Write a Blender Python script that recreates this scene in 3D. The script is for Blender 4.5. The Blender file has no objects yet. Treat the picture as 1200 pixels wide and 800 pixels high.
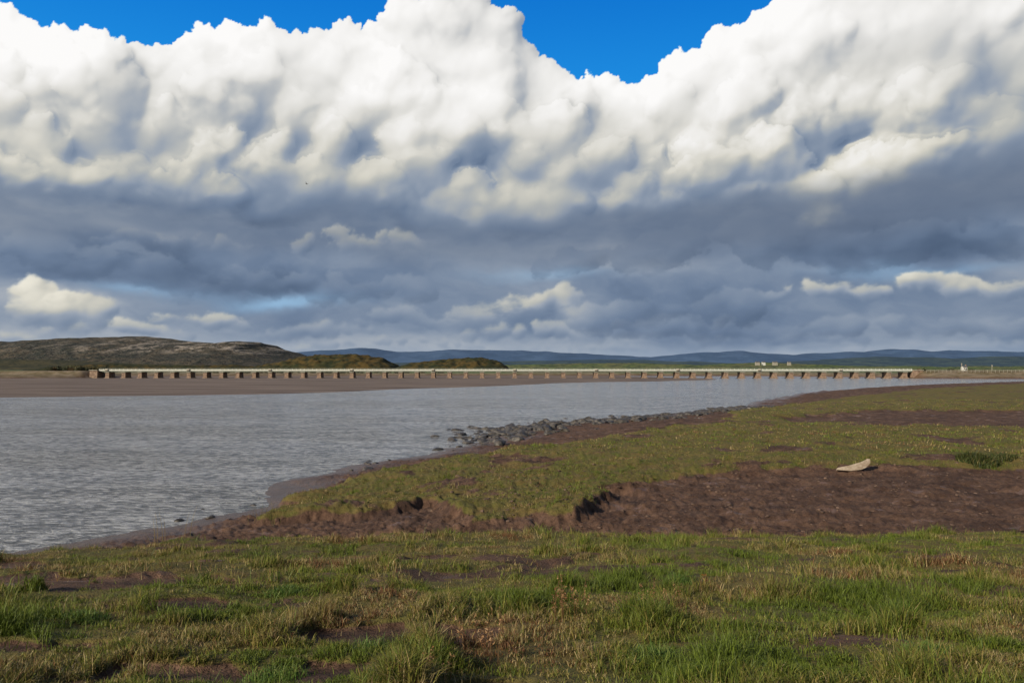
import bpy, bmesh, math, time, numpy as np
from mathutils import Vector
T0=time.time()
rng = np.random.default_rng(7)
sc = bpy.context.scene
sc.view_settings.view_transform='Standard'; sc.view_settings.look='None'; sc.view_settings.exposure=0

# ------------------------------------------------------------------ noise
def _h(ix,iy,seed):
    n=(ix.astype(np.int64)*374761393+iy.astype(np.int64)*668265263+seed*1442695041)&0xffffffff
    n=((n^(n>>13))*1274126177)&0xffffffff
    n=(n^(n>>16))&0xffffffff
    return n/4294967295.0
def vn(x,y,seed=0):
    xi=np.floor(x);yi=np.floor(y);fx=x-xi;fy=y-yi
    fx=fx*fx*fx*(fx*(fx*6-15)+10);fy=fy*fy*fy*(fy*(fy*6-15)+10)
    a=_h(xi,yi,seed);b=_h(xi+1,yi,seed);c=_h(xi,yi+1,seed);d=_h(xi+1,yi+1,seed)
    return (a*(1-fx)+b*fx)*(1-fy)+(c*(1-fx)+d*fx)*fy
def fbm(x,y,o=4,seed=0,g=0.5):
    s=0;a=1;t=0
    for i in range(o):
        s=s+a*(vn(x,y,seed+i*17)*2-1);t+=a;a*=g
        x,y=(x*0.8-y*0.6)*2.03+5.3,(x*0.6+y*0.8)*2.03+1.7
    return s/t
def ss(a,b,x):
    t=np.clip((x-a)/(b-a),0,1);return t*t*(3-2*t)
def sdp(x,y,P):
    P=np.array(P,float);n=len(P);d=np.full(x.shape,1e18);ins=np.zeros(x.shape,bool)
    for i in range(n):
        ax,ay=P[i];bx,by=P[(i+1)%n];ex,ey=bx-ax,by-ay
        t=np.clip(((x-ax)*ex+(y-ay)*ey)/(ex*ex+ey*ey),0,1)
        d=np.minimum(d,(x-ax-t*ex)**2+(y-ay-t*ey)**2)
        if ay!=by:
            c=(ay>y)!=(by>y);xx=ax+(y-ay)*ex/(by-ay);ins^=c&(x<xx)
    d=np.sqrt(d);return np.where(ins,d,-d)

# ------------------------------------------------------------------ terrain layout (metres, water level z=0)
NEAR=[(-80,-100),(-80,14),(-40,20),(-16.5,25.5),(-15.2,28.3),(-13.3,31),(-11,35),(-12,42),(-9.6,49.5),(-6,56),(-2.2,67),(-.85,78),(4.6,86),(15.5,96),(35,122),(50,155),(75,200),(128,266),(225,350),(400,385),(900,450),(900,-100)]
FG=[(-60,-60),(-60,2),(-20,8.3),(-12,11.2),(-9.1,13.0),(-7.6,14.5),(-5.7,16.2),(-3.1,17.7),(0,17.6),(4,17.6),(7.2,18.2),(11.9,17.6),(30,18),(90,10),(90,-60)]
TG=[(-8.7,28.7),(-9.4,33),(-7.2,39),(-.8,47),(4.5,54),(11,62),(20,73),(27,93),(40,112),(56,132),(92,174),(135,218),(300,330),(500,330),(500,30),(60,33),(30,34.0),(22.9,34.6),(15.4,35.4),(10,35.6),(5.5,33.6),(3.6,31.0),(2.6,28.0),(1.8,25.6),(-1.1,25.6),(-2.4,27.8),(-3.4,30.2),(-4.5,28.6),(-6.1,28.3)]
MP=[(22,67),(30,60),(36,57),(70,53),(100,80),(53,83),(39,87),(28,78)]
FS=[(-900,150),(-106,165),(-60,187),(-26,243),(17,329),(60,373),(110,420),(125,470),(110,560),(60,700),(-900,700)]
FL=[(-30000,430),(-330,440),(-262,480),(-256,520),(-290,600),(0,640),(200,640),(243,560),(248,475),(330,445),(900,520),(30000,600),(30000,40000),(-30000,40000)]
FGY=[-60,0,4,10,18,25];FGZ=[4.8,4.6,4.3,3.45,2.35,1.8]
PATCH=[(-4.9,9.4,2.5,.85),(-7.0,11.2,1.9,.55),(-0.8,6.1,1.0,.5),(-1.6,4.95,.9,.4),(-2.9,7.5,1.2,.32),(-.2,4.4,.35,.25),(-3.4,5.7,.7,.25),(-1.2,12.5,1.6,.4)]
def terrain(x,y):
    r=np.sqrt(x*x+y*y)
    n1=fbm(x*.35,y*.35,4,1);n2=fbm(x*1.3,y*1.3,4,5)
    big=np.clip(r/60,.35,3)
    sdw=sdp(x,y,NEAR)+n1*1.4*big+n2*.3
    mud=np.where(sdw>0,1.65*(1-np.exp(-np.maximum(sdw,0)*.07)),np.maximum(sdw*.06,-1.2))
    fine=np.clip(1-r/120,0,1)
    lump=fbm(x*2.2,y*2.2,4,30)
    mud=mud+np.where(sdw>0,ss(0,4,sdw)*(.16*fbm(x*.5,y*.5,3,9)+fine*.19*np.abs(lump)+fine*.09*fbm(x*6,y*6,3,3)),0)
    sf=sdp(x,y,FG)+n1*.9+n2*.55
    gf=ss(-1.0,.5,sf)
    zf=np.interp(y,FGY,FGZ)+.12*fbm(x*.4,y*.4,3,12)+.07*n2
    n3=fbm(x*.8+9,y*.8,3,33)
    st=sdp(x,y,TG)+n1*.9*np.clip(r/30,1,3)+n2*.6
    st=np.minimum(st,-(sdp(x,y,MP)+n1*3.5+n2*1.2))
    wdt=.45+.5*ss(-.3,.4,n3)
    bank=ss(-1,.6,st/wdt)
    soft=ss(2,8,x)
    gt=bank*(1-soft)+ss(-1.5,1.5,st)*soft
    zt=np.minimum(mud+.40,2.0)+.12*fbm(x*.45,y*.45,3,22)+.10*n1
    zt=zt*(1-soft)+(np.minimum(mud+.34,2.05)+.16*fbm(x*.3,y*.3,3,22))*soft
    z=mud*(1-gt)+zt*gt
    z=z*(1-gf)+zf*gf
    g=np.maximum(ss(-.1,.25,sf),ss(-.25,.25,st+.35*n3))
    pm=np.full(x.shape,-9.)
    for (a,b,c,d) in PATCH:
        pm=np.maximum(pm,1-((x-a)/c)**2-((y-b)/d)**2)
    pm=np.maximum(pm,-1.3)+n2*1.2+fbm(x*4,y*4,3,44)*.9
    worn=ss(-.1,.4,pm)*(y<19)
    speck=ss(.25,.45,fbm(x*.9,y*1.6,4,61)+.15*fbm(x*6,y*6,2,62))*.7
    tg2=ss(.22,.46,fbm(x*.35,y*.35,4,71)+.2*n2)*(y>20)*.75
    g=g*(1-worn)*(1-speck*(y<20))*(1-tg2)
    z=z-.05*worn*gf
    ns=fbm(x*.02,y*.02,4,81)
    sfs=sdp(x,y,FS)+ns*10
    zs=np.where(sfs>0,np.minimum(sfs*.02,.20)+.10*fbm(x*.03,y*.008,3,83)*ss(0,20,sfs),np.maximum(sfs*.03,-1.2))
    sfl=sdp(x,y,FL)+ns*4
    emb=np.exp(-((y-500)/11)**4)*((x<-255)|(x>248))
    zl=np.where(sfl>0,np.minimum(sfl*.25,2.3),-1.2)
    zl=np.where(sfl>0,np.maximum(zl,4.7*emb*ss(0,6,sfl)),zl)
    z=np.where(y>130,np.maximum(np.where(sdw>-30,z,-1.2),np.maximum(zs,zl)),z)
    sand=((zs>-.05)&(y>140)&(zs>=z-.001)).astype(float)
    land=ss(0,8,sfl)
    return z,g,sand,land,sdw

# ------------------------------------------------------------------ mesh helpers
def mesh_np(name,V,F,mat=None,smooth=True,attrs=None):
    me=bpy.data.meshes.new(name);V=np.asarray(V,np.float32);F=np.asarray(F,np.int32)
    k=F.shape[1];me.vertices.add(len(V));me.vertices.foreach_set('co',V.ravel())
    me.loops.add(F.size);me.loops.foreach_set('vertex_index',F.ravel())
    me.polygons.add(len(F));me.polygons.foreach_set('loop_start',np.arange(0,F.size,k,dtype=np.int32))
    me.polygons.foreach_set('use_smooth',np.full(len(F),smooth))
    me.update(calc_edges=True)
    if attrs:
        for n,a in attrs.items():
            at=me.attributes.new(n,'FLOAT_COLOR','POINT');c=np.ones((len(V),4),np.float32);c[:,:a.shape[1]]=a
            at.data.foreach_set('color',c.ravel())
    if mat: me.materials.append(mat)
    ob=bpy.data.objects.new(name,me);sc.collection.objects.link(ob);return ob
def boxes(name,L,mat,parent=None):
    V=[];F=[]
    for (x0,x1,y0,y1,z0,z1,tp) in L:
        b=len(V);cx=(x0+x1)/2;cy=(y0+y1)/2
        for zz,s in((z0,1),(z1,tp)):
            for (xx,yy) in((x0,y0),(x1,y0),(x1,y1),(x0,y1)):
                V.append((cx+(xx-cx)*s,cy+(yy-cy)*s,zz))
        F+=[(b,b+3,b+2,b+1),(b+4,b+5,b+6,b+7),(b,b+1,b+5,b+4),(b+1,b+2,b+6,b+5),(b+2,b+3,b+7,b+6),(b+3,b,b+4,b+7)]
    ob=mesh_np(name,V,F,mat=mat,smooth=False)
    if parent: ob.parent=parent
    return ob

# ------------------------------------------------------------------ node helper
class E:
    def __init__(s,t,sock): s.t=t;s.s=sock
    def _o(s,op,b=None,c=None): return M(s.t,op,s,b,c)
    def __add__(s,b): return s._o('ADD',b)
    def __radd__(s,b): return M(s.t,'ADD',b,s)
    def __sub__(s,b): return s._o('SUBTRACT',b)
    def __rsub__(s,b): return M(s.t,'SUBTRACT',b,s)
    def __mul__(s,b): return s._o('MULTIPLY',b)
    def __rmul__(s,b): return s._o('MULTIPLY',b)
    def mx(s,b): return s._o('MAXIMUM',b)
    def mn(s,b): return s._o('MINIMUM',b)
def put(t,inp,v):
    if isinstance(v,E): t.links.new(v.s,inp)
    elif v is not None: inp.default_value=v
def M(t,op,a,b=None,c=None):
    n=t.nodes.new('ShaderNodeMath');n.operation=op
    put(t,n.inputs[0],a);put(t,n.inputs[1],b)
    if c is not None: put(t,n.inputs[2],c)
    return E(t,n.outputs[0])
def smooth(t,x,a,b,o0=0.0,o1=1.0,kind='SMOOTHSTEP'):
    n=t.nodes.new('ShaderNodeMapRange');n.interpolation_type=kind
    put(t,n.inputs[0],x)
    for i,v in enumerate((a,b,o0,o1)): put(t,n.inputs[1+i],v)
    return E(t,n.outputs[0])
def mix(t,f,a,b,blend='MIX'):
    n=t.nodes.new('ShaderNodeMix');n.data_type='RGBA';n.blend_type=blend;n.clamp_factor=True
    put(t,n.inputs[0],f)
    for i,v in((6,a),(7,b)):
        if isinstance(v,tuple): v=(*v,1)[:4]
        put(t,n.inputs[i],v)
    return E(t,n.outputs[2])
def vec(t,x,y,z=0.0):
    n=t.nodes.new('ShaderNodeCombineXYZ')
    for i,v in enumerate((x,y,z)): put(t,n.inputs[i],v)
    return E(t,n.outputs[0])
def noise(t,v,scale,detail=4,rough=.5,dist=0):
    n=t.nodes.new('ShaderNodeTexNoise')
    put(t,n.inputs['Vector'],v);n.inputs['Scale'].default_value=scale;n.inputs['Detail'].default_value=detail
    n.inputs['Roughness'].default_value=rough;n.inputs['Distortion'].default_value=dist
    return E(t,n.outputs[0])
def newmat(name):
    m=bpy.data.materials.new(name);m.use_nodes=True;t=m.node_tree
    b=t.nodes['Principled BSDF'];return m,t,b
def pos(t):
    n=t.nodes.new('ShaderNodeNewGeometry');return E(t,n.outputs['Position'])
def sep(t,v):
    n=t.nodes.new('ShaderNodeSeparateXYZ');put(t,n.inputs[0],v);return [E(t,o) for o in n.outputs]
def bump(t,b,h,strength=.5,dist=.05):
    n=t.nodes.new('ShaderNodeBump');n.inputs['Strength'].default_value=strength;n.inputs['Distance'].default_value=dist
    put(t,n.inputs['Height'],h)
    if b: t.links.new(n.outputs[0],b.inputs['Normal'])
    return E(t,n.outputs[0])
def attr(t,name):
    n=t.nodes.new('ShaderNodeAttribute');n.attribute_name=name;return E(t,n.outputs['Color'])

# ------------------------------------------------------------------ WORLD
SUN_EL=math.radians(25);SUN_AZ=math.radians(228)
w=bpy.data.worlds.new('World');sc.world=w;w.use_nodes=True;t=w.node_tree
bg=t.nodes['Background'];bg.inputs['Strength'].default_value=.07
sky=t.nodes.new('ShaderNodeTexSky');sky.sky_type='NISHITA';sky.sun_disc=False
sky.sun_elevation=SUN_EL;sky.sun_rotation=SUN_AZ
t.links.new(sky.outputs[0],bg.inputs['Color'])

# ------------------------------------------------------------------ SKY dome: cumulus modelled as puffs, in degrees of azimuth / elevation
A0,A1,E0,E1=-50.,50.,-1.5,33.;DA=.062;DE=.055
az=np.arange(A0,A1+DA/2,DA);el=np.arange(E0,E1+DE/2,DE)
EL,AZ=np.meshgrid(el,az,indexing='ij');NE,NA=EL.shape
def blur(img,s):
    pe,pa=100,100;p=np.pad(img,((pe,pe),(pa,pa)),'edge')
    fy=np.fft.fftfreq(p.shape[0],DE)[:,None];fx=np.fft.rfftfreq(p.shape[1],DA)[None,:]
    k=np.exp(-2*(math.pi*s)**2*(fx*fx+fy*fy))
    return np.fft.irfft2(np.fft.rfft2(p)*k,s=p.shape)[pe:-pe,pa:-pa]
def samp(img,A,Ee):
    u=np.clip((A-A0)/DA,0,NA-1.001);v=np.clip((Ee-E0)/DE,0,NE-1.001)
    i=u.astype(int);j=v.astype(int);fu=u-i;fv=v-j
    return (img[j,i]*(1-fu)+img[j,i+1]*fu)*(1-fv)+(img[j+1,i]*(1-fu)+img[j+1,i+1]*fu)*fv
def sphere(H,a,e,d,r,sq=1.0):
    i0=max(int((a-r-A0)/DA),0);i1=min(int((a+r-A0)/DA)+2,NA);j0=max(int((e-r*sq-E0)/DE),0);j1=min(int((e+r*sq-E0)/DE)+2,NE)
    if i0>=i1 or j0>=j1: return
    q=r*r-(az[None,i0:i1]-a)**2-((el[j0:j1,None]-e)/sq)**2
    h=np.where(q>0,d+np.sqrt(np.maximum(q,0)),-99)
    np.maximum(H[j0:j1,i0:i1],h,out=H[j0:j1,i0:i1])
def tower(H,a,e,d,r,lv,sq=1.0,n=(13,9,5)):
    sphere(H,a,e,d,r,sq)
    if lv==0: return
    for _ in range(n[3-lv]):
        v=rng.normal(0,1,3);v/=np.linalg.norm(v);v[2]=abs(v[2])
        v[1]=v[1]*.8+.25
        f=rng.uniform(.62,.86);rc=r*rng.uniform(.30,.56)
        tower(H,a+v[0]*r*f,e+v[1]*r*f*sq,d+v[2]*r*f,rc,lv-1,sq,n)
def cv(P,x): P=np.array(P);return np.interp(x,P[:,0],P[:,1])
topA=[(-50,20),(-32.7,20.8),(-30.1,21.0),(-27.2,21.0),(-25,20.4),(-23.7,20.4),(-22.4,21.8),(-20,22.9),(-17.8,22.9),(-12.1,22.9),(-9.7,23.4),(-8.5,25.2),(-4.9,27),(-1.2,26),(.5,24.4),(2,22.3),(3.7,20.8),(6.3,19.6),(7.8,19.4),(8.8,20.2),(10.9,21.6),(13.8,22.0),(16.7,22.9),(18.9,24),(21,25.3),(25.7,26.5),(29.1,24.6),(31.9,21.8),(36,20.5),(50,20)]
top1=[(-50,17),(-32.7,17.1),(-27.2,19.0),(-23.2,16.6),(-20,19.8),(-15,18.3),(-9.1,20.5),(-4.9,20.1),(0,18.4),(6.1,16.2),(12.1,18.4),(17.8,18.2),(23.2,20.1),(28.2,17.4),(32.7,17),(50,17)]
top2=[(-50,12),(-32.7,13.2),(-29.1,12.8),(-26.7,14.0),(-20.6,13.2),(-15,15.4),(-9.1,14.0),(-3.1,15.6),(3.1,13.9),(9.1,14.3),(15,15.4),(20.6,13.6),(25.7,13.0),(30.5,14.4),(32.7,13),(50,12)]
base=[(-50,9.5),(-32.7,9.5),(-23.2,9.8),(-17.8,9.6),(-12.1,10.4),(-2.5,9.4),(6.1,9.4),(15,9.8),(23.2,10.4),(32.7,11.2),(50,11)]
H=np.full(EL.shape,-99.)
a=-52.
while a<52:                       # far row: the towers that make the skyline of the cloud
    r=rng.uniform(1.3,2.6);tp=min(cv(topA,a-r*.6),cv(topA,a),cv(topA,a+r*.6))
    tower(H,a,tp-r*1.12,0,r,3);tower(H,a+rng.normal(0,1),tp-r*1.1-3,-.3,3.4,2);a+=r*.75
a=-52.
while a<52:
    r=rng.uniform(1.5,3.2);tp=cv(top1,a);tower(H,a,tp-r*1.1+rng.normal(0,.9),2.6,r,3);a+=r*1.35
a=-52.
while a<52:                       # in-between lobes
    r=rng.uniform(1.0,2.2);tp=.5*(cv(top1,a)+cv(top2,a));tower(H,a,tp-r+rng.normal(0,1.3),4.0,r,3);a+=r*2.1
a=-52.
while a<52:
    r=rng.uniform(1.0,2.7);tp=cv(top2,a);tower(H,a,tp-r*1.1+rng.normal(0,1.2),5.4,r,3,.85);a+=r*1.7
a=-52.
while a<52:
    tower(H,a,cv(base,a)+1.2,4.0,3.2,2,.7);a+=2.2
WA=AZ+.75*fbm(AZ*.22,EL*.22,3,201)+.34*fbm(AZ*.9,EL*.9,3,203)+.17*fbm(AZ*3,EL*3,4,205,.6)
WE=EL+.75*fbm(AZ*.22,EL*.22,3,207)+.34*fbm(AZ*.9,EL*.9,3,209)+.17*fbm(AZ*3,EL*3,4,211,.6)
Hc=np.maximum(H,-3.5);Msk=(H>-50).astype(float)
Hw=samp(Hc,WA,WE)+.17*fbm(AZ*1.6,EL*1.6,6,215,.62);Mw=samp(blur(Msk,.05),WA,WE)
Mw=np.where(EL<cv(topA,AZ)-3.5,1.0,Mw)
Lv=np.array([-.50,.66,.56]);Lv/=np.linalg.norm(Lv)
def lam(h,s,k=1.0):
    b=blur(h,s) if s>0 else h
    gy,gx=np.gradient(b,DE,DA);gx*=k;gy*=k
    return (-gx*Lv[0]-gy*Lv[1]+Lv[2])/np.sqrt(1+gx*gx+gy*gy)
lam0=lam(Hw,1.2,1.0);lam1=lam(Hw,.42,.8);lam2=lam(Hw,.14,.6)
lm=.40*lam0+.36*lam1+.24*lam2
AO=np.clip((Hw-blur(Hw,1.1))/1.4,-1,.6)
bs=cv(base,AZ)+1.3*fbm(AZ*.12,EL*.3,4,221)
ct=cv(topA,AZ)
up=ss(0,12.,EL-bs)
big=fbm(AZ*.09,EL*.16,4,231)
Bc=.545+.56*(lm-.55)+.09*AO+.18*big+.34*up
fl=.50+.12*up                                    # scattered light keeps the hollows grey
Bc=np.where(Bc<fl,fl-(fl-Bc)*.5,Bc)
soft_=ss(-.2,.4,fbm(AZ*.15,EL*.2,4,235))*(1-.6*ss(3,0,ct-EL))
Bs=blur(Bc,.45);Bc=Bc*(1-.55*soft_)+Bs*.55*soft_
Bc=np.where(Bc>.82,.82+(Bc-.82)*.6,Bc)
# colour ramp (display values)
kx=[0,.30,.42,.55,.68,.80,.90,1.0]
ramp=np.array([(.25,.31,.40),(.33,.40,.50),(.43,.50,.60),(.55,.60,.67),(.69,.71,.735),(.83,.83,.825),(.93,.925,.915),(.99,.985,.98)])
def col(B): return np.stack([np.interp(B,kx,ramp[:,i]) for i in range(3)],-1)
cr=np.array([1.0,.985,.93])
# lower sky: smooth grey-blue veil ...
wa=AZ+2.6*fbm(AZ*.10,EL*.25,4,241)+.5*fbm(AZ*.6,EL*1.0,4,245);we=EL+1.0*fbm(AZ*.10,EL*.25,4,243)+.25*fbm(AZ*.6,EL*1.0,4,247)
S=.515+.14*fbm(wa*.08,we*.30,5,251)+.09*fbm(wa*.3,we*.6,5,255)
BL=[(-28,7.0,8,1.5,-.10),(-17,6.0,6,1.2,-.12),(-8.5,6,5,1,-.06),(9,10.0,7,1.3,-.11),(12,3.8,10,1.8,-.08),(27,8.1,9,1.9,-.15),(23,3,8,1.2,-.05),(12,7,7,.9,.12),(-20,1.4,17,1.0,.13),(20,.6,15,.6,.08),(2,1.3,6,.7,.06),(-26,9,5,.5,.12),(-31,4.4,5,1.0,.10),(0,8,6,.7,.07)]
for a,e,sa,se,k in BL: S=S+k*np.exp(-((wa-a)/sa)**2-((we-e)/se)**2)
low=col(np.clip(S,0,1))
gap=np.exp(-((wa+16.2)/3.8)**2-((we-4.9)/.45)**2)+.6*np.exp(-((wa+25)/3)**2-((we-5.4)/.4)**2)+.5*np.exp(-((wa-27)/5)**2-((we-6.4)/.35)**2)+.45*np.exp(-((wa-2)/4)**2-((we-6.4)/.35)**2)
gap=gap[...,None].clip(0,1)*.8
low=low*(1-gap)+np.array([.60,.76,.89])*gap
# ... with separate banks of flat-based cumulus, smaller towards the horizon: (azimuth, base, half width, height, brightness, opacity)
BK=[(-20,1.2,9,.5,.10,.6),(6,1.2,8,.5,.02,.5),(30,1.1,9,.6,.06,.5),(-34,1.5,6,.7,.14,.7),(-8,1.6,6,.6,.04,.6),(18,1.7,7,.7,-.01,.5),
 (-26,2.2,5,.9,.13,.8),(-13,2.3,5,.8,.03,.65),(1,2.4,5,1.2,.11,.8),(12,2.2,7,1.6,-.05,.6),(25,2.3,7,1.1,-.01,.6),(36,2.4,5,1.2,.05,.7),(-42,2.2,6,1.2,.06,.6),
 (-31.5,3.2,4.8,2.4,.21,.95),(-21.8,3.1,3.4,1.0,.17,.9),(-6,3.2,4.5,1.2,.03,.65),(1.2,3.6,5.6,2.1,.15,.95),(13,3.5,7.5,2.1,-.08,.6),(20.5,4.7,4.2,1.0,.15,.95),(28.2,4.7,3.6,1.3,.18,.95),(33.5,4.4,3,1.3,.15,.95),(43,4,6,1.5,.05,.8),
 (-17,5.3,6.0,1.7,-.09,.7),(-9,5.2,4.6,1.5,-.05,.5),(-29,6.0,8,2.2,-.07,.7),
 (-10.2,8.5,4.4,1.3,.15,.9),(-23,8.3,5,.8,.07,.65),(14,7.6,12,2.6,-.08,.6),(30,7.2,9,2.4,-.11,.7)]
rows=[(0,1.45),(1.45,2.15),(2.15,3.0),(3.0,5.0),(5.0,6.5),(6.5,10)]
for lo_,hi_ in rows:
    H2=np.full(EL.shape,-99.);Bb=np.zeros(NA);Wb=np.full(NA,1e-4);Be=np.zeros(NA);Op=np.zeros(NA);Hh=np.zeros(NA)
    for a,b0,hw,hg,br,op in BK:
        if not(lo_<=b0<hi_): continue
        n=int(hw*4/hg**.6)+3
        for _ in range(n):
            f=rng.uniform(-1,1);env=(1-abs(f)**2.2)*rng.uniform(.25,1.0)
            r=hg*rng.uniform(.25,.6);tower(H2,a+f*hw,b0+env*hg-r*.5,rng.uniform(-.5,.5)*hg,r*1.15,2,.75,(9,8,5))
        wgt=np.exp(-((az-a)/(hw*.8))**2)+1e-5
        Bb+=wgt*br;Be+=wgt*b0;Op+=wgt*op;Hh+=wgt*hg;Wb+=wgt
    Bb/=Wb;Be/=Wb;Op/=Wb;Hh/=Wb
    sc_=float(np.clip(.25+hi_*.10,.3,1.0))
    wA=AZ+(WA-AZ)*sc_*1.3+.12*fbm(AZ*2.5,EL*4,4,301);wE=EL+(WE-EL)*sc_*.9+.08*fbm(AZ*2.5,EL*4,4,303)
    h2=samp(np.maximum(H2,-.8),wA,wE)+.05*fbm(AZ*2.5,EL*3.5,5,305);M2=samp(blur((H2>-50).astype(float),.16),wA,wE)
    l2=.5*lam(h2,.45,1.0)+.3*lam(h2,.18,.8)+.20*lam(h2,.07,.6)
    tt=np.clip((EL-Be[None,:])/np.maximum(Hh[None,:],.1),-.5,1.5)
    br_=np.clip(Bb[None,:]*5,0,1)                       # sunlit banks carry the contrast, shaded ones stay soft
    B2=.50+Bb[None,:]*1.05+(.14+.14*br_)*(l2-.55)+.10*(tt-.3)+.07*fbm(AZ*.4,EL*.9,5,267)-.02*ss(0,25,AZ)
    dis=fbm(AZ*.30,EL*.7,6,311+int(hi_*10),.55)
    al=ss(.10,.95,M2+.3*dis)*ss(-.9,.5,tt+.6*dis)*Op[None,:]*ss(-.55,.05,dis+.22)
    wB=.30+.35*(1-br_)
    B2=B2*(1-wB)+blur(B2,.30)*wB
    c2=col(np.clip(B2,0,1))*(1-(1-cr)*ss(.6,.75,B2)[...,None])
    low=low*(1-al[...,None])+c2*al[...,None]
hz=ss(2.4,-.2,EL)[...,None]*.6
low=low*(1-hz)+np.array([.60,.67,.76])*hz
cum=col(np.clip(Bc,0,1))
warm=(ss(.55,.75,Bc)*ss(.95,.8,Bc)*(1-up))[...,None];cum=cum*(1-warm*(1-cr))
ab=ss(-1.1,1.3,EL-bs+1.5*fbm(AZ*.4,EL*.7,5,281)+1.6*(lm-.45))[...,None]
full=low*(1-ab)+cum*ab
und=(ss(2.6,.3,EL-bs)*ss(-3.0,-.8,EL-bs)*.40)[...,None]*(1+.6*ss(0,20,AZ))[...,None]
full=full*(1-und)+np.array([.39,.44,.52])*und
mA=ss(.30,.72,Mw+.12*fbm(AZ*4,EL*4,4,291,.6))[...,None]
bl=ss(15,30,EL)[...,None];blue=np.array([.14,.58,.90])*(1-bl)+np.array([.05,.43,.80])*bl
full=blue*(1-mA)+full*mA
lin=np.where(full<=.04045,full/12.92,((full+.055)/1.055)**2.4)
RD=45000.;Ar=np.radians(AZ);Er=np.radians(EL)
V=np.stack([RD*np.cos(Er)*np.sin(Ar),RD*np.cos(Er)*np.cos(Ar),RD*np.sin(Er)+6],-1).reshape(-1,3)
i=(np.arange(NE-1)[:,None]*NA+np.arange(NA-1)[None,:]).ravel()
F=np.stack([i,i+NA,i+NA+1,i+1],1)
sm=bpy.data.materials.new('sky_clouds');sm.use_nodes=True;t=sm.node_tree;t.nodes.clear()
o=t.nodes.new('ShaderNodeOutputMaterial');e=t.nodes.new('ShaderNodeEmission');t.links.new(attr(t,'cloud').s,e.inputs[0]);t.links.new(e.outputs[0],o.inputs[0])
try: sm.cycles.emission_sampling='NONE'
except Exception as ex: print(ex)
mesh_np('sky',V,F,mat=sm,attrs={'cloud':lin.reshape(-1,3)})
print('sky',len(V),time.time()-T0)

# ------------------------------------------------------------------ SUN
sl=bpy.data.lights.new('sun','SUN');sl.energy=5.0;sl.angle=math.radians(.5);sl.color=(1,.90,.74)
so=bpy.data.objects.new('sun',sl);sc.collection.objects.link(so)
sd=Vector((math.sin(SUN_AZ)*math.cos(SUN_EL),math.cos(SUN_AZ)*math.cos(SUN_EL),math.sin(SUN_EL)))
so.rotation_euler=sd.to_track_quat('Z','Y').to_euler()

# ------------------------------------------------------------------ CAMERA
cd=bpy.data.cameras.new('camera');cd.sensor_width=36;cd.lens=28;cd.clip_end=80000;cd.clip_start=.1
co=bpy.data.objects.new('camera',cd);sc.collection.objects.link(co);sc.camera=co
co.location=(0,0,6);co.rotation_euler=(math.radians(90+1.96),0,0)

# ------------------------------------------------------------------ GROUND material
gm,t,b=newmat('ground_mud_grass_sand')
p=pos(t);px_,py_,pz_=sep(t,p)
k=attr(t,'kind');kr,kg,kb=sep(t,k)
n1=noise(t,p,1.2,6,.6);n2=noise(t,p,9,6,.65);n4=noise(t,p,40,3,.6);n0=noise(t,p,.35,5,.6)
mudc=mix(t,smooth(t,n1*.6+n2*.4,.35,.65),(.050,.025,.016),(.165,.094,.060))
mudc=mix(t,smooth(t,n4,.55,.75)*.35,mudc,(.21,.13,.09))
mudc=mix(t,smooth(t,n0,.5,.64)*.45,mudc,(.048,.026,.018))
grc=mix(t,smooth(t,n1,.35,.65),(.110,.105,.024),(.160,.115,.036))
grc=mix(t,smooth(t,n2,.45,.7)*.5,grc,(.070,.045,.020))
gf_=smooth(t,kr+(n2-.5)*.5,.3,.7)
c=mix(t,gf_,mudc,grc)
low_=smooth(t,pz_+(n1-.5)*.25,.5,.05)
c=mix(t,low_*.6,c,mix(t,n2,(.10,.075,.056),(.18,.135,.10)))
n5=noise(t,vec(t,px_*.02,py_*.08),1.0,6,.6)
sandc=mix(t,smooth(t,n5,.35,.65),(.115,.085,.070),(.21,.16,.13))
c=mix(t,kg,c,sandc)
fv=noise(t,vec(t,px_*.004,py_*.0009),1.0,3,.5)
fld=mix(t,smooth(t,fv,.46,.54),(.09,.14,.035),(.22,.18,.10))
fld=mix(t,smooth(t,noise(t,p,.01,5,.6),.52,.62)*.6,fld,(.05,.06,.03))
nearb=smooth(t,py_,760,620)
fld=mix(t,nearb,fld,mix(t,smooth(t,noise(t,p,.15,5,.6),.4,.6),(.22,.17,.11),(.13,.10,.05)))
c=mix(t,kb,c,fld)
t.links.new(c.s,b.inputs['Base Color'])
wet=smooth(t,pz_+(n1-.5)*.5,.8,.0)
rough=smooth(t,wet*(1.0-kg),0,1,.9,.30)
puddle=smooth(t,n1,.60,.65)*(1.0-gf_)*(1.0-kb)*(1.0-kg)
rough=(rough-puddle*.45).mx(.15)
t.links.new(rough.s,b.inputs['Roughness'])
b.inputs['Specular IOR Level'].default_value=.25
bump(t,b,n2*.6+n4*.4,1.0,.10)

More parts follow.
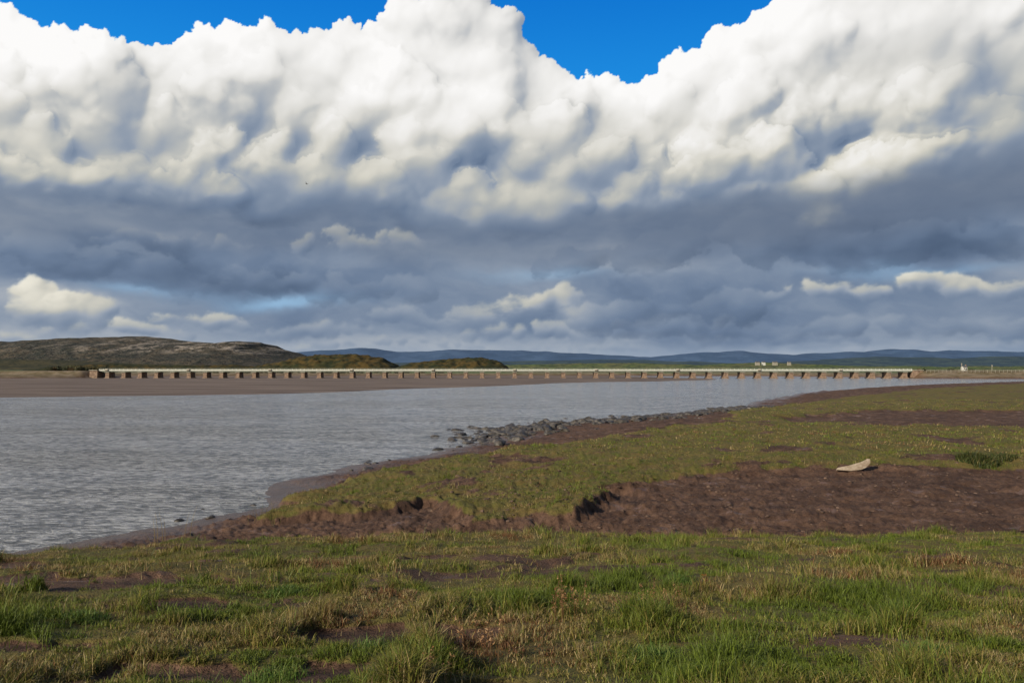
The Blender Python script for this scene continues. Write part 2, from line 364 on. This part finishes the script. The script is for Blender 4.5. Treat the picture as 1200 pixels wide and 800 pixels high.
# ------------------------------------------------------------------ GROUND sheet (polar grid)
rr=np.concatenate([np.array([.3,1,1.8]),np.geomspace(2.5,60,560,endpoint=False),np.geomspace(60,700,300,endpoint=False),np.geomspace(700,44000,70)])
th=np.concatenate([np.linspace(-180,-50,27)[:-1],np.linspace(-50,-38,20)[:-1],np.linspace(-38,38,860)[:-1],np.linspace(38,50,20)[:-1],np.linspace(50,180,27)])
th=np.radians(th)
R,T=np.meshgrid(rr,th,indexing='ij');GX=R*np.sin(T);GY=R*np.cos(T)
gz,g,sand,land,sdw=terrain(GX.ravel(),GY.ravel())
V=np.stack([GX.ravel(),GY.ravel(),gz],1);nr,nt=R.shape
i=np.arange(nr-1)[:,None]*nt+np.arange(nt-1)[None,:];i=i.ravel()
F=np.stack([i,i+nt,i+nt+1,i+1],1)[:,::-1]
ground=mesh_np('ground',V,F,mat=gm,attrs={'kind':np.stack([g,sand*(1-land),land],1)})
print('ground',len(V),time.time()-T0)

# ------------------------------------------------------------------ WATER
wm,t,b=newmat('estuary_water')
p=pos(t);x_,y_,z_=sep(t,p)
b.inputs['IOR'].default_value=1.33
v1=noise(t,vec(t,x_*.9,y_*1.7),1.7,5,.65,dist=.5)
v2=noise(t,vec(t,x_*.25,y_*.42),1.0,4,.55)
calm=noise(t,vec(t,x_*.02,y_*.05),1.0,4,.5)
amp=smooth(t,calm,.38,.6,.45,1.0)
bump(t,b,(v1*1.1+v2*.9)*amp,1.0,.62)
wc=mix(t,smooth(t,v1*.75+v2*.25,.41,.59),(.12,.13,.145),(.50,.51,.53))
t.links.new(wc.s,b.inputs['Base Color'])
b.inputs['Roughness'].default_value=.12
water=mesh_np('water',[(-1500,-60,0),(2500,-60,0),(2500,1200,0),(-1500,1200,0)],[(0,1,2,3)],mat=wm,smooth=False)

# ------------------------------------------------------------------ HILLS
def hillmat(name,c1,c2,c3,s,rock=0,bd=0):
    m,t,b=newmat(name);p=pos(t);x_,y_,z_=sep(t,p)
    a=noise(t,p,s,6,.6);bn=noise(t,p,s*5,5,.65)
    c=mix(t,smooth(t,a,.38,.62),c1,c2);c=mix(t,smooth(t,bn,.46,.58)*.8,c,c3)
    if rock:
        rk=noise(t,vec(t,x_*.014,z_*.045),1.0,7,.78)
        c=mix(t,smooth(t,rk,.49,.57)*smooth(t,z_,60,90)*smooth(t,x_,-2150,-1400,.15,.9),c,(.34,.29,.24))
    if bd: bump(t,b,bn*.6+a,1.0,bd)
    t.links.new(c.s,b.inputs['Base Color']);b.inputs['Roughness'].default_value=.95;b.inputs['Specular IOR Level'].default_value=.1
    return m
def ridge(name,prof,y0,depth,mat,rough,step,ny=24,seed=0,tree=0,bell=1.5,amp=.22):
    xs=np.arange(prof[0][0],prof[-1][0]+step,step);ys=np.linspace(-1,1,ny)
    A=np.array(prof);hz=np.interp(xs,A[:,0],A[:,1])
    XX,YY=np.meshgrid(xs,ys,indexing='xy')
    prof_=np.cos(np.clip(YY,-1,1)*math.pi/2)**bell
    Yw=y0+YY*depth
    n=fbm(XX/(rough*8),Yw/(rough*8),5,seed)
    Zw=2+(hz[None,:]-2)*prof_*(1+.25*n*(1-prof_*.75))+n*rough*amp*prof_
    if tree: Zw+=tree*(vn(XX/6,Yw/6,seed+3)*.7+vn(XX/2.6,Yw/2.6,seed+4)*.4)*ss(2.5,7,Zw)
    Zw=np.where(hz[None,:]<=2.01,1.0,Zw)
    V=np.stack([XX.ravel(),Yw.ravel(),Zw.ravel()],1);nx=len(xs)
    i=(np.arange(ny-1)[:,None]*nx+np.arange(nx-1)[None,:]).ravel()
    return mesh_np(name,V,np.stack([i,i+1,i+nx+1,i+nx],1),mat=mat)
mA_=hillmat('limestone_hill_mat',(.058,.055,.046),(.095,.078,.056),(.032,.038,.032),.006,rock=1,bd=30)
ridge('limestone_hill',[(-3700,95),(-3215,105),(-2572,130),(-2315,150),(-2100,164),(-1800,156),(-1600,141),(-1480,132),(-1400,137),(-1329,142),(-1260,137),(-1225,118),(-1157,104),(-1110,84),(-1072,72),(-943,40),(-772,2)],4000,900,mA_,60,8,90,seed=3,bell=.7,amp=.30)
mB=hillmat('wood_hill_mat',(.040,.042,.018),(.085,.058,.020),(.018,.025,.014),.02)
ridge('wooded_hill',[(-340,3),(-300,10),(-262,20),(-230,22),(-190,20),(-160,14),(-140,4)],1000,70,mB,10,1.5,60,seed=8,tree=4,bell=.8)
ridge('wooded_hill',[(-150,3),(-120,10),(-80,15),(-40,17),(-15,12),(0,3)],960,60,mB,10,1.5,60,seed=18,tree=3.5,bell=.8)
ridge('wooded_hill',[(-600,3),(-560,7),(-500,9),(-420,7),(-350,8),(-300,5),(-250,3)],1000,50,mB,10,1.5,50,seed=28,tree=3.0,bell=.8)
mW=hillmat('lower_slope_mat',(.045,.045,.024),(.085,.072,.034),(.022,.027,.018),.01)
ridge('hill',[(-2200,40),(-1900,46),(-1650,38),(-1400,30),(-1200,22),(-1000,16),(-800,2)],2400,500,mW,14,6,50,seed=41,tree=3)
mC=hillmat('far_hill_mat',(.060,.105,.19),(.076,.126,.215),(.052,.092,.165),.0008)  # air haze and cloud shade are painted in as a blue base colour
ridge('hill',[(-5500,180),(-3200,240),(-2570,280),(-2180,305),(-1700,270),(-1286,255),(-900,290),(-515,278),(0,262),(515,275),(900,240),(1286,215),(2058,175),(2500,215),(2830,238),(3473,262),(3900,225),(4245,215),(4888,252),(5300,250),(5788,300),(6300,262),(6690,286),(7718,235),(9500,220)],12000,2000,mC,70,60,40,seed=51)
mD=hillmat('mid_hill_mat',(.045,.075,.100),(.062,.092,.098),(.032,.055,.082),.003)  # bluish tint is distance haze put into the base colour
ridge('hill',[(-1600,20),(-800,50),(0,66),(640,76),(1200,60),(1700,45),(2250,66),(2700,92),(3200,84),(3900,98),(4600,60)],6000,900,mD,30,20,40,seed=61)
mE=hillmat('field_hill_mat',(.10,.14,.045),(.15,.15,.065),(.035,.050,.032),.008)
ridge('hill',[(-300,2),(0,16),(300,22),(600,17),(800,23),(1000,14),(1300,10),(1700,12),(2100,6)],2500,350,mE,12,6,50,seed=71,tree=3)

# ------------------------------------------------------------------ VIADUCT
def simple(name,c1,c2,s,rough=.85,bs=.3):
    m,t,b=newmat(name);p=pos(t);a=noise(t,p,s,6,.65)
    t.links.new(mix(t,smooth(t,a,.35,.65),c1,c2).s,b.inputs['Base Color']);b.inputs['Roughness'].default_value=rough
    bump(t,b,noise(t,p,s*4,5,.6),bs,.05);return m
brick=simple('pier_stone',(.14,.088,.058),(.29,.20,.14),.8)
girder=simple('painted_girder',(.11,.13,.10),(.17,.19,.14),.5,.6)
conc=simple('cap_concrete',(.22,.20,.16),(.36,.33,.27),.7)
rail=simple('railing_paint',(.66,.69,.60),(.78,.79,.70),.9,.6)
dark=simple('track_ballast',(.07,.06,.055),(.12,.10,.09),1.5)
via=bpy.data.objects.new('railway_viaduct',None);sc.collection.objects.link(via)
xs=np.linspace(-252,245,50)
boxes('piers',[(x-1.2,x+1.2,496,504,-1.2,3.6,.92) for x in xs]+[(x-1.7,x+1.7,495.2,504.8,-1.2,.5,.94) for x in xs],brick,via)
boxes('pier_caps',[(x-1.45,x+1.45,495.8,504.2,3.6,3.95,1) for x in xs],conc,via)
boxes('girders',[(-257,249,496.3,496.8,3.952,4.7,1),(-257,249,503.2,503.7,3.952,4.7,1)],girder,via)
boxes('girder_stiffeners',[(x-.12,x+.12,496.1,496.298,4.0,4.65,1) for x in np.arange(-256,249,2.5)],girder,via)
boxes('deck',[(-257,249,495.6,504.4,4.702,5.25,1)],rail,via)
boxes('track_bed',[(-257,249,497,503,5.252,5.4,1)],dark,via)
boxes('railing',[(-257,249,495.75,495.85,z,z+.09,1) for z in (5.6,6.0)]+[(x-.05,x+.05,495.6,495.748,5.252,6.1,1) for x in np.arange(-256.5,249,2.5)]+[(-257,249,504.1,504.2,z,z+.07,1) for z in (5.6,6.0)],rail,via)
boxes('refuges',[(x-.8,x+.8,495.0,495.598,4.8,6.0,1) for x in xs[::5]],conc,via)
for nm,x0,x1,cx0,cx1 in (('stone_abutment',-262,-257.1,-262.2,-257.1),('stone_abutment',249.1,255,249.1,255.2)):
    ab=bpy.data.objects.new(nm,None);sc.collection.objects.link(ab)
    boxes('wing_wall',[(x0,x1,494,506,-1,4.9,.96)],brick,ab);boxes('coping',[(cx0,cx1,493.8,506.2,4.91,5.3,1)],conc,ab)
white=simple('white_render',(.50,.50,.46),(.62,.62,.58),1,.8);slate=simple('slate',(.06,.065,.075),(.10,.10,.11),2)
def house(nm,x,y,z,wd,dp,hh,rh,wallm):
    f=bpy.data.objects.new(nm,None);sc.collection.objects.link(f)
    boxes('walls',[(x,x+wd,y,y+dp,z-2,z+hh,1)],wallm,f)
    q=z+hh+.01;o=.35
    r=mesh_np('roof',[(x-o,y-o,q),(x+wd+o,y-o,q),(x+wd+o,y+dp+o,q),(x-o,y+dp+o,q),(x-o,y+dp/2,q+rh),(x+wd+o,y+dp/2,q+rh)],[(0,1,5,4),(2,3,4,5)],mat=slate,smooth=False);r.parent=f
    gbl=mesh_np('gables',[(x,y,q),(x,y+dp,q),(x,y+dp/2,q+rh*.9),(x+wd,y,q),(x+wd,y+dp,q),(x+wd,y+dp/2,q+rh*.9)],[(1,0,2),(3,4,5)],mat=wallm,smooth=False);gbl.parent=f
    boxes('window',[(x+wd*k-.35,x+wd*k+.35,y-.05,y-.003,z+1.0,z+1.9,1) for k in (.25,.75)],dark,f)
    boxes('chimney',[(x+wd*.8,x+wd*.8+.5,y+dp/2-.3,y+dp/2+.3,q+rh*.6,q+rh+.6,1)],brick,f)
house('railway_hut',285,503,4.6,2.4,3,2.4,1.0,white)
for (x,y,wd,m_) in [(655,2140,11,conc),(676,2150,8,white),(700,2135,12,conc),(745,2150,8,conc),(-60,2130,9,conc)]:
    house('farmhouse',x,y,17,wd,8,5.5,3.2,m_)
boxes('lineside_fence',[(x-.06,x+.06,492,492.15,3.6,5.4,1) for x in np.arange(256,340,2.5)]+[(256,340,492.152,492.2,z,z+.1,1) for z in(4.7,5.2)],conc)
for j,(x,h) in enumerate([(281,5.0),(300,4.0)]):
    boxes('signal_post',[(x-.12,x+.12,498,498.24,4.3,4.5+h,.8),(x-.35,x+.35,497.9,497.998,4.5+h-1.2,4.5+h-.1,1)],conc)

# ------------------------------------------------------------------ blades
def blades(bx,by,bz,L,W,col,seg=2,lean=.5):
    n=len(bx);a=rng.uniform(0,2*math.pi,n);dx,dy=np.cos(a),np.sin(a)
    la=rng.uniform(0,2*math.pi,n);ln=rng.uniform(.1,1,n)*lean
    lx,ly=np.cos(la)*ln,np.sin(la)*ln
    base=np.stack([bx,by,bz],1)
    w=np.stack([dx*W,dy*W,np.zeros(n)],1)
    mid=base+np.stack([lx*L*.35,ly*L*.35,L*.6],1)
    tip=base+np.stack([lx*L,ly*L,L*np.sqrt(np.clip(1-ln**2*.6,.1,1))],1)
    if seg==2:
        V=np.stack([base-w*.5,base+w*.5,mid+w*.4,mid-w*.4,tip],1).reshape(-1,3)
        o=np.arange(n)[:,None]*5
        F=np.concatenate([o+np.array([[0,1,2]]),o+np.array([[0,2,3]]),o+np.array([[3,2,4]])]);k=5
    else:
        V=np.stack([base-w*.5,base+w*.5,tip],1).reshape(-1,3);o=np.arange(n)[:,None]*3
        F=o+np.array([[0,1,2]]);k=3
    return V,F,np.repeat(col,k,0)
blm,t,b=newmat('grass_blades')
cc=attr(t,'tint')
t.links.new(cc.s,b.inputs['Base Color']);b.inputs['Roughness'].default_value=.55;b.inputs['Specular IOR Level'].default_value=.3
tr=t.nodes.new('ShaderNodeBsdfTranslucent');t.links.new(cc.s,tr.inputs[0]);ms=t.nodes.new('ShaderNodeMixShader');ms.inputs[0].default_value=.25
out=t.nodes['Material Output'];t.links.new(b.outputs[0],ms.inputs[1]);t.links.new(tr.outputs[0],ms.inputs[2]);t.links.new(ms.outputs[0],out.inputs[0])
PAL=np.array([(.115,.155,.018),(.155,.178,.026),(.195,.182,.036),(.240,.185,.055),(.380,.290,.135),(.180,.085,.036),(.070,.105,.014)])
def tints(x,y,greener=0):
    n=len(x);f=fbm(x*.8,y*.8,3,91)*1.5+.05+rng.normal(0,.28,n)-greener
    idx=np.where(f<-.35,0,np.where(f<-.05,1,np.where(f<.2,2,np.where(f<.45,3,np.where(f<.75,4,5)))))
    idx=np.where(rng.random(n)<.1,6,idx)
    return PAL[idx]*rng.uniform(.5,1.35,n)[:,None]
allV=[];allF=[];allC=[];off=0
def addb(r):
    global off
    V,F,C=r;allV.append(V);allF.append(F+off);allC.append(C);off+=len(V)
def scatter(r0,r1,n,L0,L1,W,seg,clump,lean,gthr=.42,pw=1.0,kmax=.6,green=0,prob=1):
    a=np.radians(rng.uniform(-37,37,n));u=rng.random(n);r=(r0**(2-pw)+(r1**(2-pw)-r0**(2-pw))*u)**(1/(2-pw))
    x=r*np.sin(a);y=r*np.cos(a)
    cx=np.round(x/clump+ .4*fbm(x/clump,y/clump,1,5))*clump;cy=np.round(y/clump)*clump
    hsh=vn(cx*3.3+.5,cy*3.7+.5,8)
    kk=rng.uniform(0,1,n)**(.6 if kmax>.7 else 1)*kmax
    x=x*(1-kk)+(cx+ (vn(cx*9.1,cy*7.7,2)-.5)*clump)*kk;y=y*(1-kk)+(cy+(vn(cx*5.1,cy*9.7,3)-.5)*clump)*kk
    z,g,s,l,sdw=terrain(x,y)
    dens=ss(-.35,.25,fbm(x*.9,y*.9,3,95))*.8+.2
    keep=(rng.random(n)<dens*ss(gthr-.2,gthr+.3,g)+.010*(y<20))&(z>.35)&(y<130)&(hsh<prob)
    x,y,z=x[keep],y[keep],z[keep];n=len(x)
    tall=.5+1.0*ss(-.2,.6,fbm(x*1.7,y*1.7,3,97))
    L=rng.uniform(L0,L1,n)*tall
    addb(blades(x,y,z-.01,L,W*rng.uniform(.6,1.3,n),tints(x,y,.15*(y<9)*(x>0)+green),seg,lean))
scatter(3.6,9,320000,.03,.11,.0055,2,.25,1.3)
scatter(9,20,340000,.035,.11,.009,1,.35,1.2)
scatter(3.6,9,110000,.08,.20,.0055,2,.55,1.0,kmax=.85,green=.25,prob=.42)      # taller tussocks
scatter(9,20,90000,.08,.20,.009,2,.7,1.0,kmax=.85,green=.2,prob=.42)
scatter(22,45,280000,.04,.13,.018,1,.6,1.1)
scatter(22,60,60000,.12,.26,.022,1,1.3,1.0,kmax=.85,green=.1,prob=.4)
scatter(45,125,220000,.07,.17,.05,1,1.2,1.0)
V=np.concatenate(allV);F=np.concatenate(allF);C=np.concatenate(allC)
mesh_np('grass',V,F,mat=blm,smooth=False,attrs={'tint':C});print('grass tris',len(F),time.time()-T0)

def tuft(name,cx,cy,rad,n,L0,L1,W,pal,lean=.7):
    a=rng.uniform(0,6.283,n);r=rad*np.sqrt(rng.random(n));x=cx+r*np.cos(a);y=cy+r*np.sin(a)
    z=terrain(x,y)[0];pal=np.array(pal);C=pal[rng.integers(0,len(pal),n)]*rng.uniform(.7,1.3,n)[:,None]
    V,F,C=blades(x,y,z-.02,rng.uniform(L0,L1,n)*(1.15-.6*(r/rad)**2),W*rng.uniform(.7,1.3,n),C,2,lean)
    return mesh_np(name,V,F,mat=blm,smooth=False,attrs={'tint':C})
G=[(.045,.062,.015),(.08,.10,.024),(.035,.05,.014),(.14,.12,.04)]
tuft('rush_tussock',20.8,35.8,.85,2000,.25,.55,.03,G,1.1)
tuft('rush_tussock',22.3,36.6,.7,1300,.2,.45,.03,G,1.1)
for (x,y,L) in [(-1.45,4.95,.15),(-.95,5.6,.14),(1.9,9.2,.2),(-2.3,8.1,.14),(3.6,7.5,.16),(-3.5,6.6,.13),(.9,5.2,.15),(2.6,5.0,.15)]:
    tuft('grass_tussock',x,y,.19,380,L*.5,L,.006,[(.07,.13,.02),(.10,.17,.03),(.16,.20,.045)],1.2)
def stems(name,cx,cy,rad,n,L0,L1,W,col,head=True):
    x=cx+rng.normal(0,rad,n);y=cy+rng.normal(0,rad,n);z=terrain(x,y)[0];V=[];F=[]
    for i in range(n):
        L=rng.uniform(L0,L1);lx,ly=rng.normal(0,.18,2);b=len(V)
        for k in range(5):
            f=k/4;c=np.array([x[i]+lx*L*f*f,y[i]+ly*L*f*f,z[i]+L*f]);w=W*(1-.6*f)
            for q in range(3):
                an=q*2.094;V.append(c+np.array([math.cos(an)*w,math.sin(an)*w,0]))
        for k in range(4):
            for q in range(3):
                a0=b+k*3+q;a1=b+k*3+(q+1)%3;F+= [(a0,a1,a1+3),(a0,a1+3,a0+3)]
        if head:
            for m in range(26):
                f=rng.uniform(.45,1.0);c=np.array([x[i]+lx*L*f*f,y[i]+ly*L*f*f,z[i]+L*f])+rng.normal(0,W*4,3)
                d1=rng.normal(0,1,3);d1/=np.linalg.norm(d1);d2=rng.normal(0,1,3);s=W*rng.uniform(2,4.5)
                q=len(V);V+=[c-d1*s,c+d1*s*.6+d2*s*.4,c+d1*s-d2*s*.3];F.append((q,q+1,q+2))
    C=np.array(col)[rng.integers(0,len(col),len(V))]
    return mesh_np(name,V,F,mat=blm,smooth=False,attrs={'tint':C})
BR=[(.30,.15,.06),(.20,.10,.04),(.46,.29,.15)]
stems('dried_dock',-.22,5.35,.07,12,.18,.38,.003,BR)
stems('dried_dock',.42,6.6,.09,14,.18,.36,.0034,BR)
stems('dried_dock',-.5,4.65,.05,6,.10,.18,.0025,BR)
stems('dried_dock',1.3,7.4,.12,8,.14,.26,.003,BR)
stems('dried_dock',2.15,8.9,.02,2,.10,.16,.002,[(.45,.06,.03),(.25,.1,.04)])
stems('reed_stems',-6.6,15.2,.35,12,.35,.75,.006,[(.45,.35,.18),(.34,.25,.12)],False)
stems('reed_stems',-8.6,28.2,.4,20,.3,.5,.008,[(.4,.3,.12),(.2,.22,.08)],False)

# ------------------------------------------------------------------ rocks
rm=simple('wet_rock',(.022,.019,.016),(.10,.085,.070),3,.55,.6)
bmz=bmesh.new();bmesh.ops.create_icosphere(bmz,subdivisions=2,radius=1);IV=np.array([v.co[:] for v in bmz.verts]);IF=np.array([[v.index for v in f.verts] for f in bmz.faces]);bmz.free()
def rocks(name,pts,smin,smax,mat,flat=.55):
    Vs=[];Fs=[];o=0;pts=np.array(pts);zz=terrain(pts[:,0],pts[:,1])[0]
    for (x,y),z in zip(pts,zz):
        s=rng.uniform(smin,smax)*rng.choice([.6,1,1,1.5])
        v=IV.copy();d=rng.normal(0,1,(5,3));d/=np.linalg.norm(d,axis=1)[:,None]
        for q in d:
            h=rng.uniform(.45,.8);pr=v@q;v=v-np.outer(np.maximum(pr-h,0),q)
        v*=np.array([rng.uniform(.8,1.3),rng.uniform(.8,1.3),flat*rng.uniform(.7,1.2)])*s
        a=rng.uniform(0,6.28);v=v@np.array([[math.cos(a),-math.sin(a),0],[math.sin(a),math.cos(a),0],[0,0,1]])
        Vs.append(v+np.array([x,y,max(z,-.15)+s*.08]));Fs.append(IF+o);o+=len(v)
    return mesh_np(name,np.concatenate(Vs),np.concatenate(Fs),mat=mat,smooth=False)
line=np.array([(-2.2,71),(-.5,77),(5,84),(15,93),(26,106),(35,119)])
pts=[]
for _ in range(1200):
    u=rng.random()*5;i0=min(int(u),4);f=u-i0;c=line[i0]*(1-f)+line[i0+1]*f
    pts.append((c[0]+rng.normal(0,2.2),c[1]+rng.normal(0,4.8)-2))
rocks('shoreline_rocks',pts,.14,.50,rm,.55)
rocks('shoreline_stones',[(-4.2+rng.normal(0,.8),68+rng.normal(0,1.2)) for _ in range(16)]+[(-8.5+rng.normal(0,1.2),50+rng.normal(0,3)) for _ in range(14)]+[(-12.4+rng.normal(0,.9),35+rng.normal(0,2)) for _ in range(9)],.07,.22,rm)
pb=[(rng.uniform(-3,24),rng.uniform(22,37)) for _ in range(900)]
rocks('mud_clods',pb,.02,.07,simple('clod',(.05,.028,.018),(.16,.10,.068),6),.6)

# ------------------------------------------------------------------ driftwood board
wd=simple('weathered_wood',(.26,.19,.13),(.44,.36,.27),5,.8,.5)
bm_=bmesh.new()
outl=[(-.82,0),(-.75,.10),(-.2,.20),(.35,.34),(.72,.50),(.80,.46),(.78,.30),(.55,.10),(.30,.0),(-.2,-.05)]
fr=[bm_.verts.new((x,0,z)) for x,z in outl];bk=[bm_.verts.new((x+.02,.16,z+.01)) for x,z in outl]
bm_.faces.new(fr);bm_.faces.new(bk[::-1])
for i in range(len(outl)):
    j=(i+1)%len(outl);bm_.faces.new((fr[j],fr[i],bk[i],bk[j]))
bmesh.ops.recalc_face_normals(bm_,faces=bm_.faces[:])
bmesh.ops.bevel(bm_,geom=bm_.edges[:],offset=.012,segments=1)
me=bpy.data.meshes.new('driftwood_board');bm_.to_mesh(me);bm_.free();me.materials.append(wd)
dw=bpy.data.objects.new('driftwood_board',me);sc.collection.objects.link(dw)
dz=float(terrain(np.array([15.0]),np.array([35.0]))[0][0]);dw.location=(15.0,35.0,dz+.05);dw.rotation_euler=(math.radians(-24),0,math.radians(5))

# ------------------------------------------------------------------ bird
bk_=simple('bird_feathers',(.02,.02,.02),(.05,.05,.05),8)
V=[(0,-.25,0),(0,.28,.02),(-.05,0,.05),(.05,0,.05),(0,0,-.06),(-.25,.06,.16),(-.5,-.08,.08),(-.22,-.08,.13),(.25,.06,.2),(.5,-.08,.14),(.22,-.08,.16),(-.08,-.38,0),(.08,-.38,0),(0,.36,0),(-.03,.08,.03),(.03,.08,.03),(-.03,-.1,.03),(.03,-.1,.03)]
F=[(0,2,4),(0,4,3),(0,3,2),(1,4,2),(1,3,4),(1,2,3),(14,5,7),(14,7,16),(5,6,7),(15,10,8),(15,17,10),(8,10,9),(0,12,11),(1,13,4)]
bd=mesh_np('bird',V,F,mat=bk_,smooth=False);bd.location=(-39,150,41);bd.rotation_euler=(.5,.4,1.1);bd.scale=(1.3,)*3

# ------------------------------------------------------------------ distant shrubs (leafy clumps)
lm_,t,b=newmat('shrub_leaves');t.links.new(attr(t,'tint').s,b.inputs['Base Color']);b.inputs['Roughness'].default_value=.8
def shrubs(name,L):
    Vs=[];Cs=[]
    for (x,y,z,s) in L:
        n=260;d=rng.normal(0,1,(n,3));d/=np.linalg.norm(d,axis=1)[:,None];r=s*rng.uniform(.5,1.0,n)[:,None]*(1+.25*np.sin(d[:,:1]*5+x))
        c=d*r*np.array([1,1,.8])+np.array([x,y,z+s*.6]);tint=np.array([(.045,.05,.02),(.08,.07,.025),(.03,.04,.018),(.11,.075,.03)])[rng.integers(0,4)]
        a=rng.normal(0,.16*s+.1,(n,3));b2=rng.normal(0,.16*s+.1,(n,3))
        Vs.append(np.stack([c,c+a,c+b2],1).reshape(-1,3));Cs.append(np.repeat(tint*rng.uniform(.6,1.3,(n,1)),3,0))
    V=np.concatenate(Vs);return mesh_np(name,V,np.arange(len(V)).reshape(-1,3),mat=lm_,smooth=False,attrs={'tint':np.concatenate(Cs)})
L=[(rng.uniform(-305,-258),515+rng.uniform(-4,8),4.0,rng.uniform(1.2,2.6)) for _ in range(46)]
L+=[(rng.uniform(-258,-60),690+rng.uniform(-20,20),2.2,rng.uniform(1,2.4)) for _ in range(60)]
L+=[(rng.uniform(-50,700),1000+rng.uniform(-80,200),2.2,rng.uniform(1.5,3.2)) for _ in range(50)]
L+=[(rng.uniform(256,420),540+rng.uniform(-4,30),3.0,rng.uniform(.8,1.8)) for _ in range(26)]
shrubs('distant_shrubs',L)
print('done',time.time()-T0)
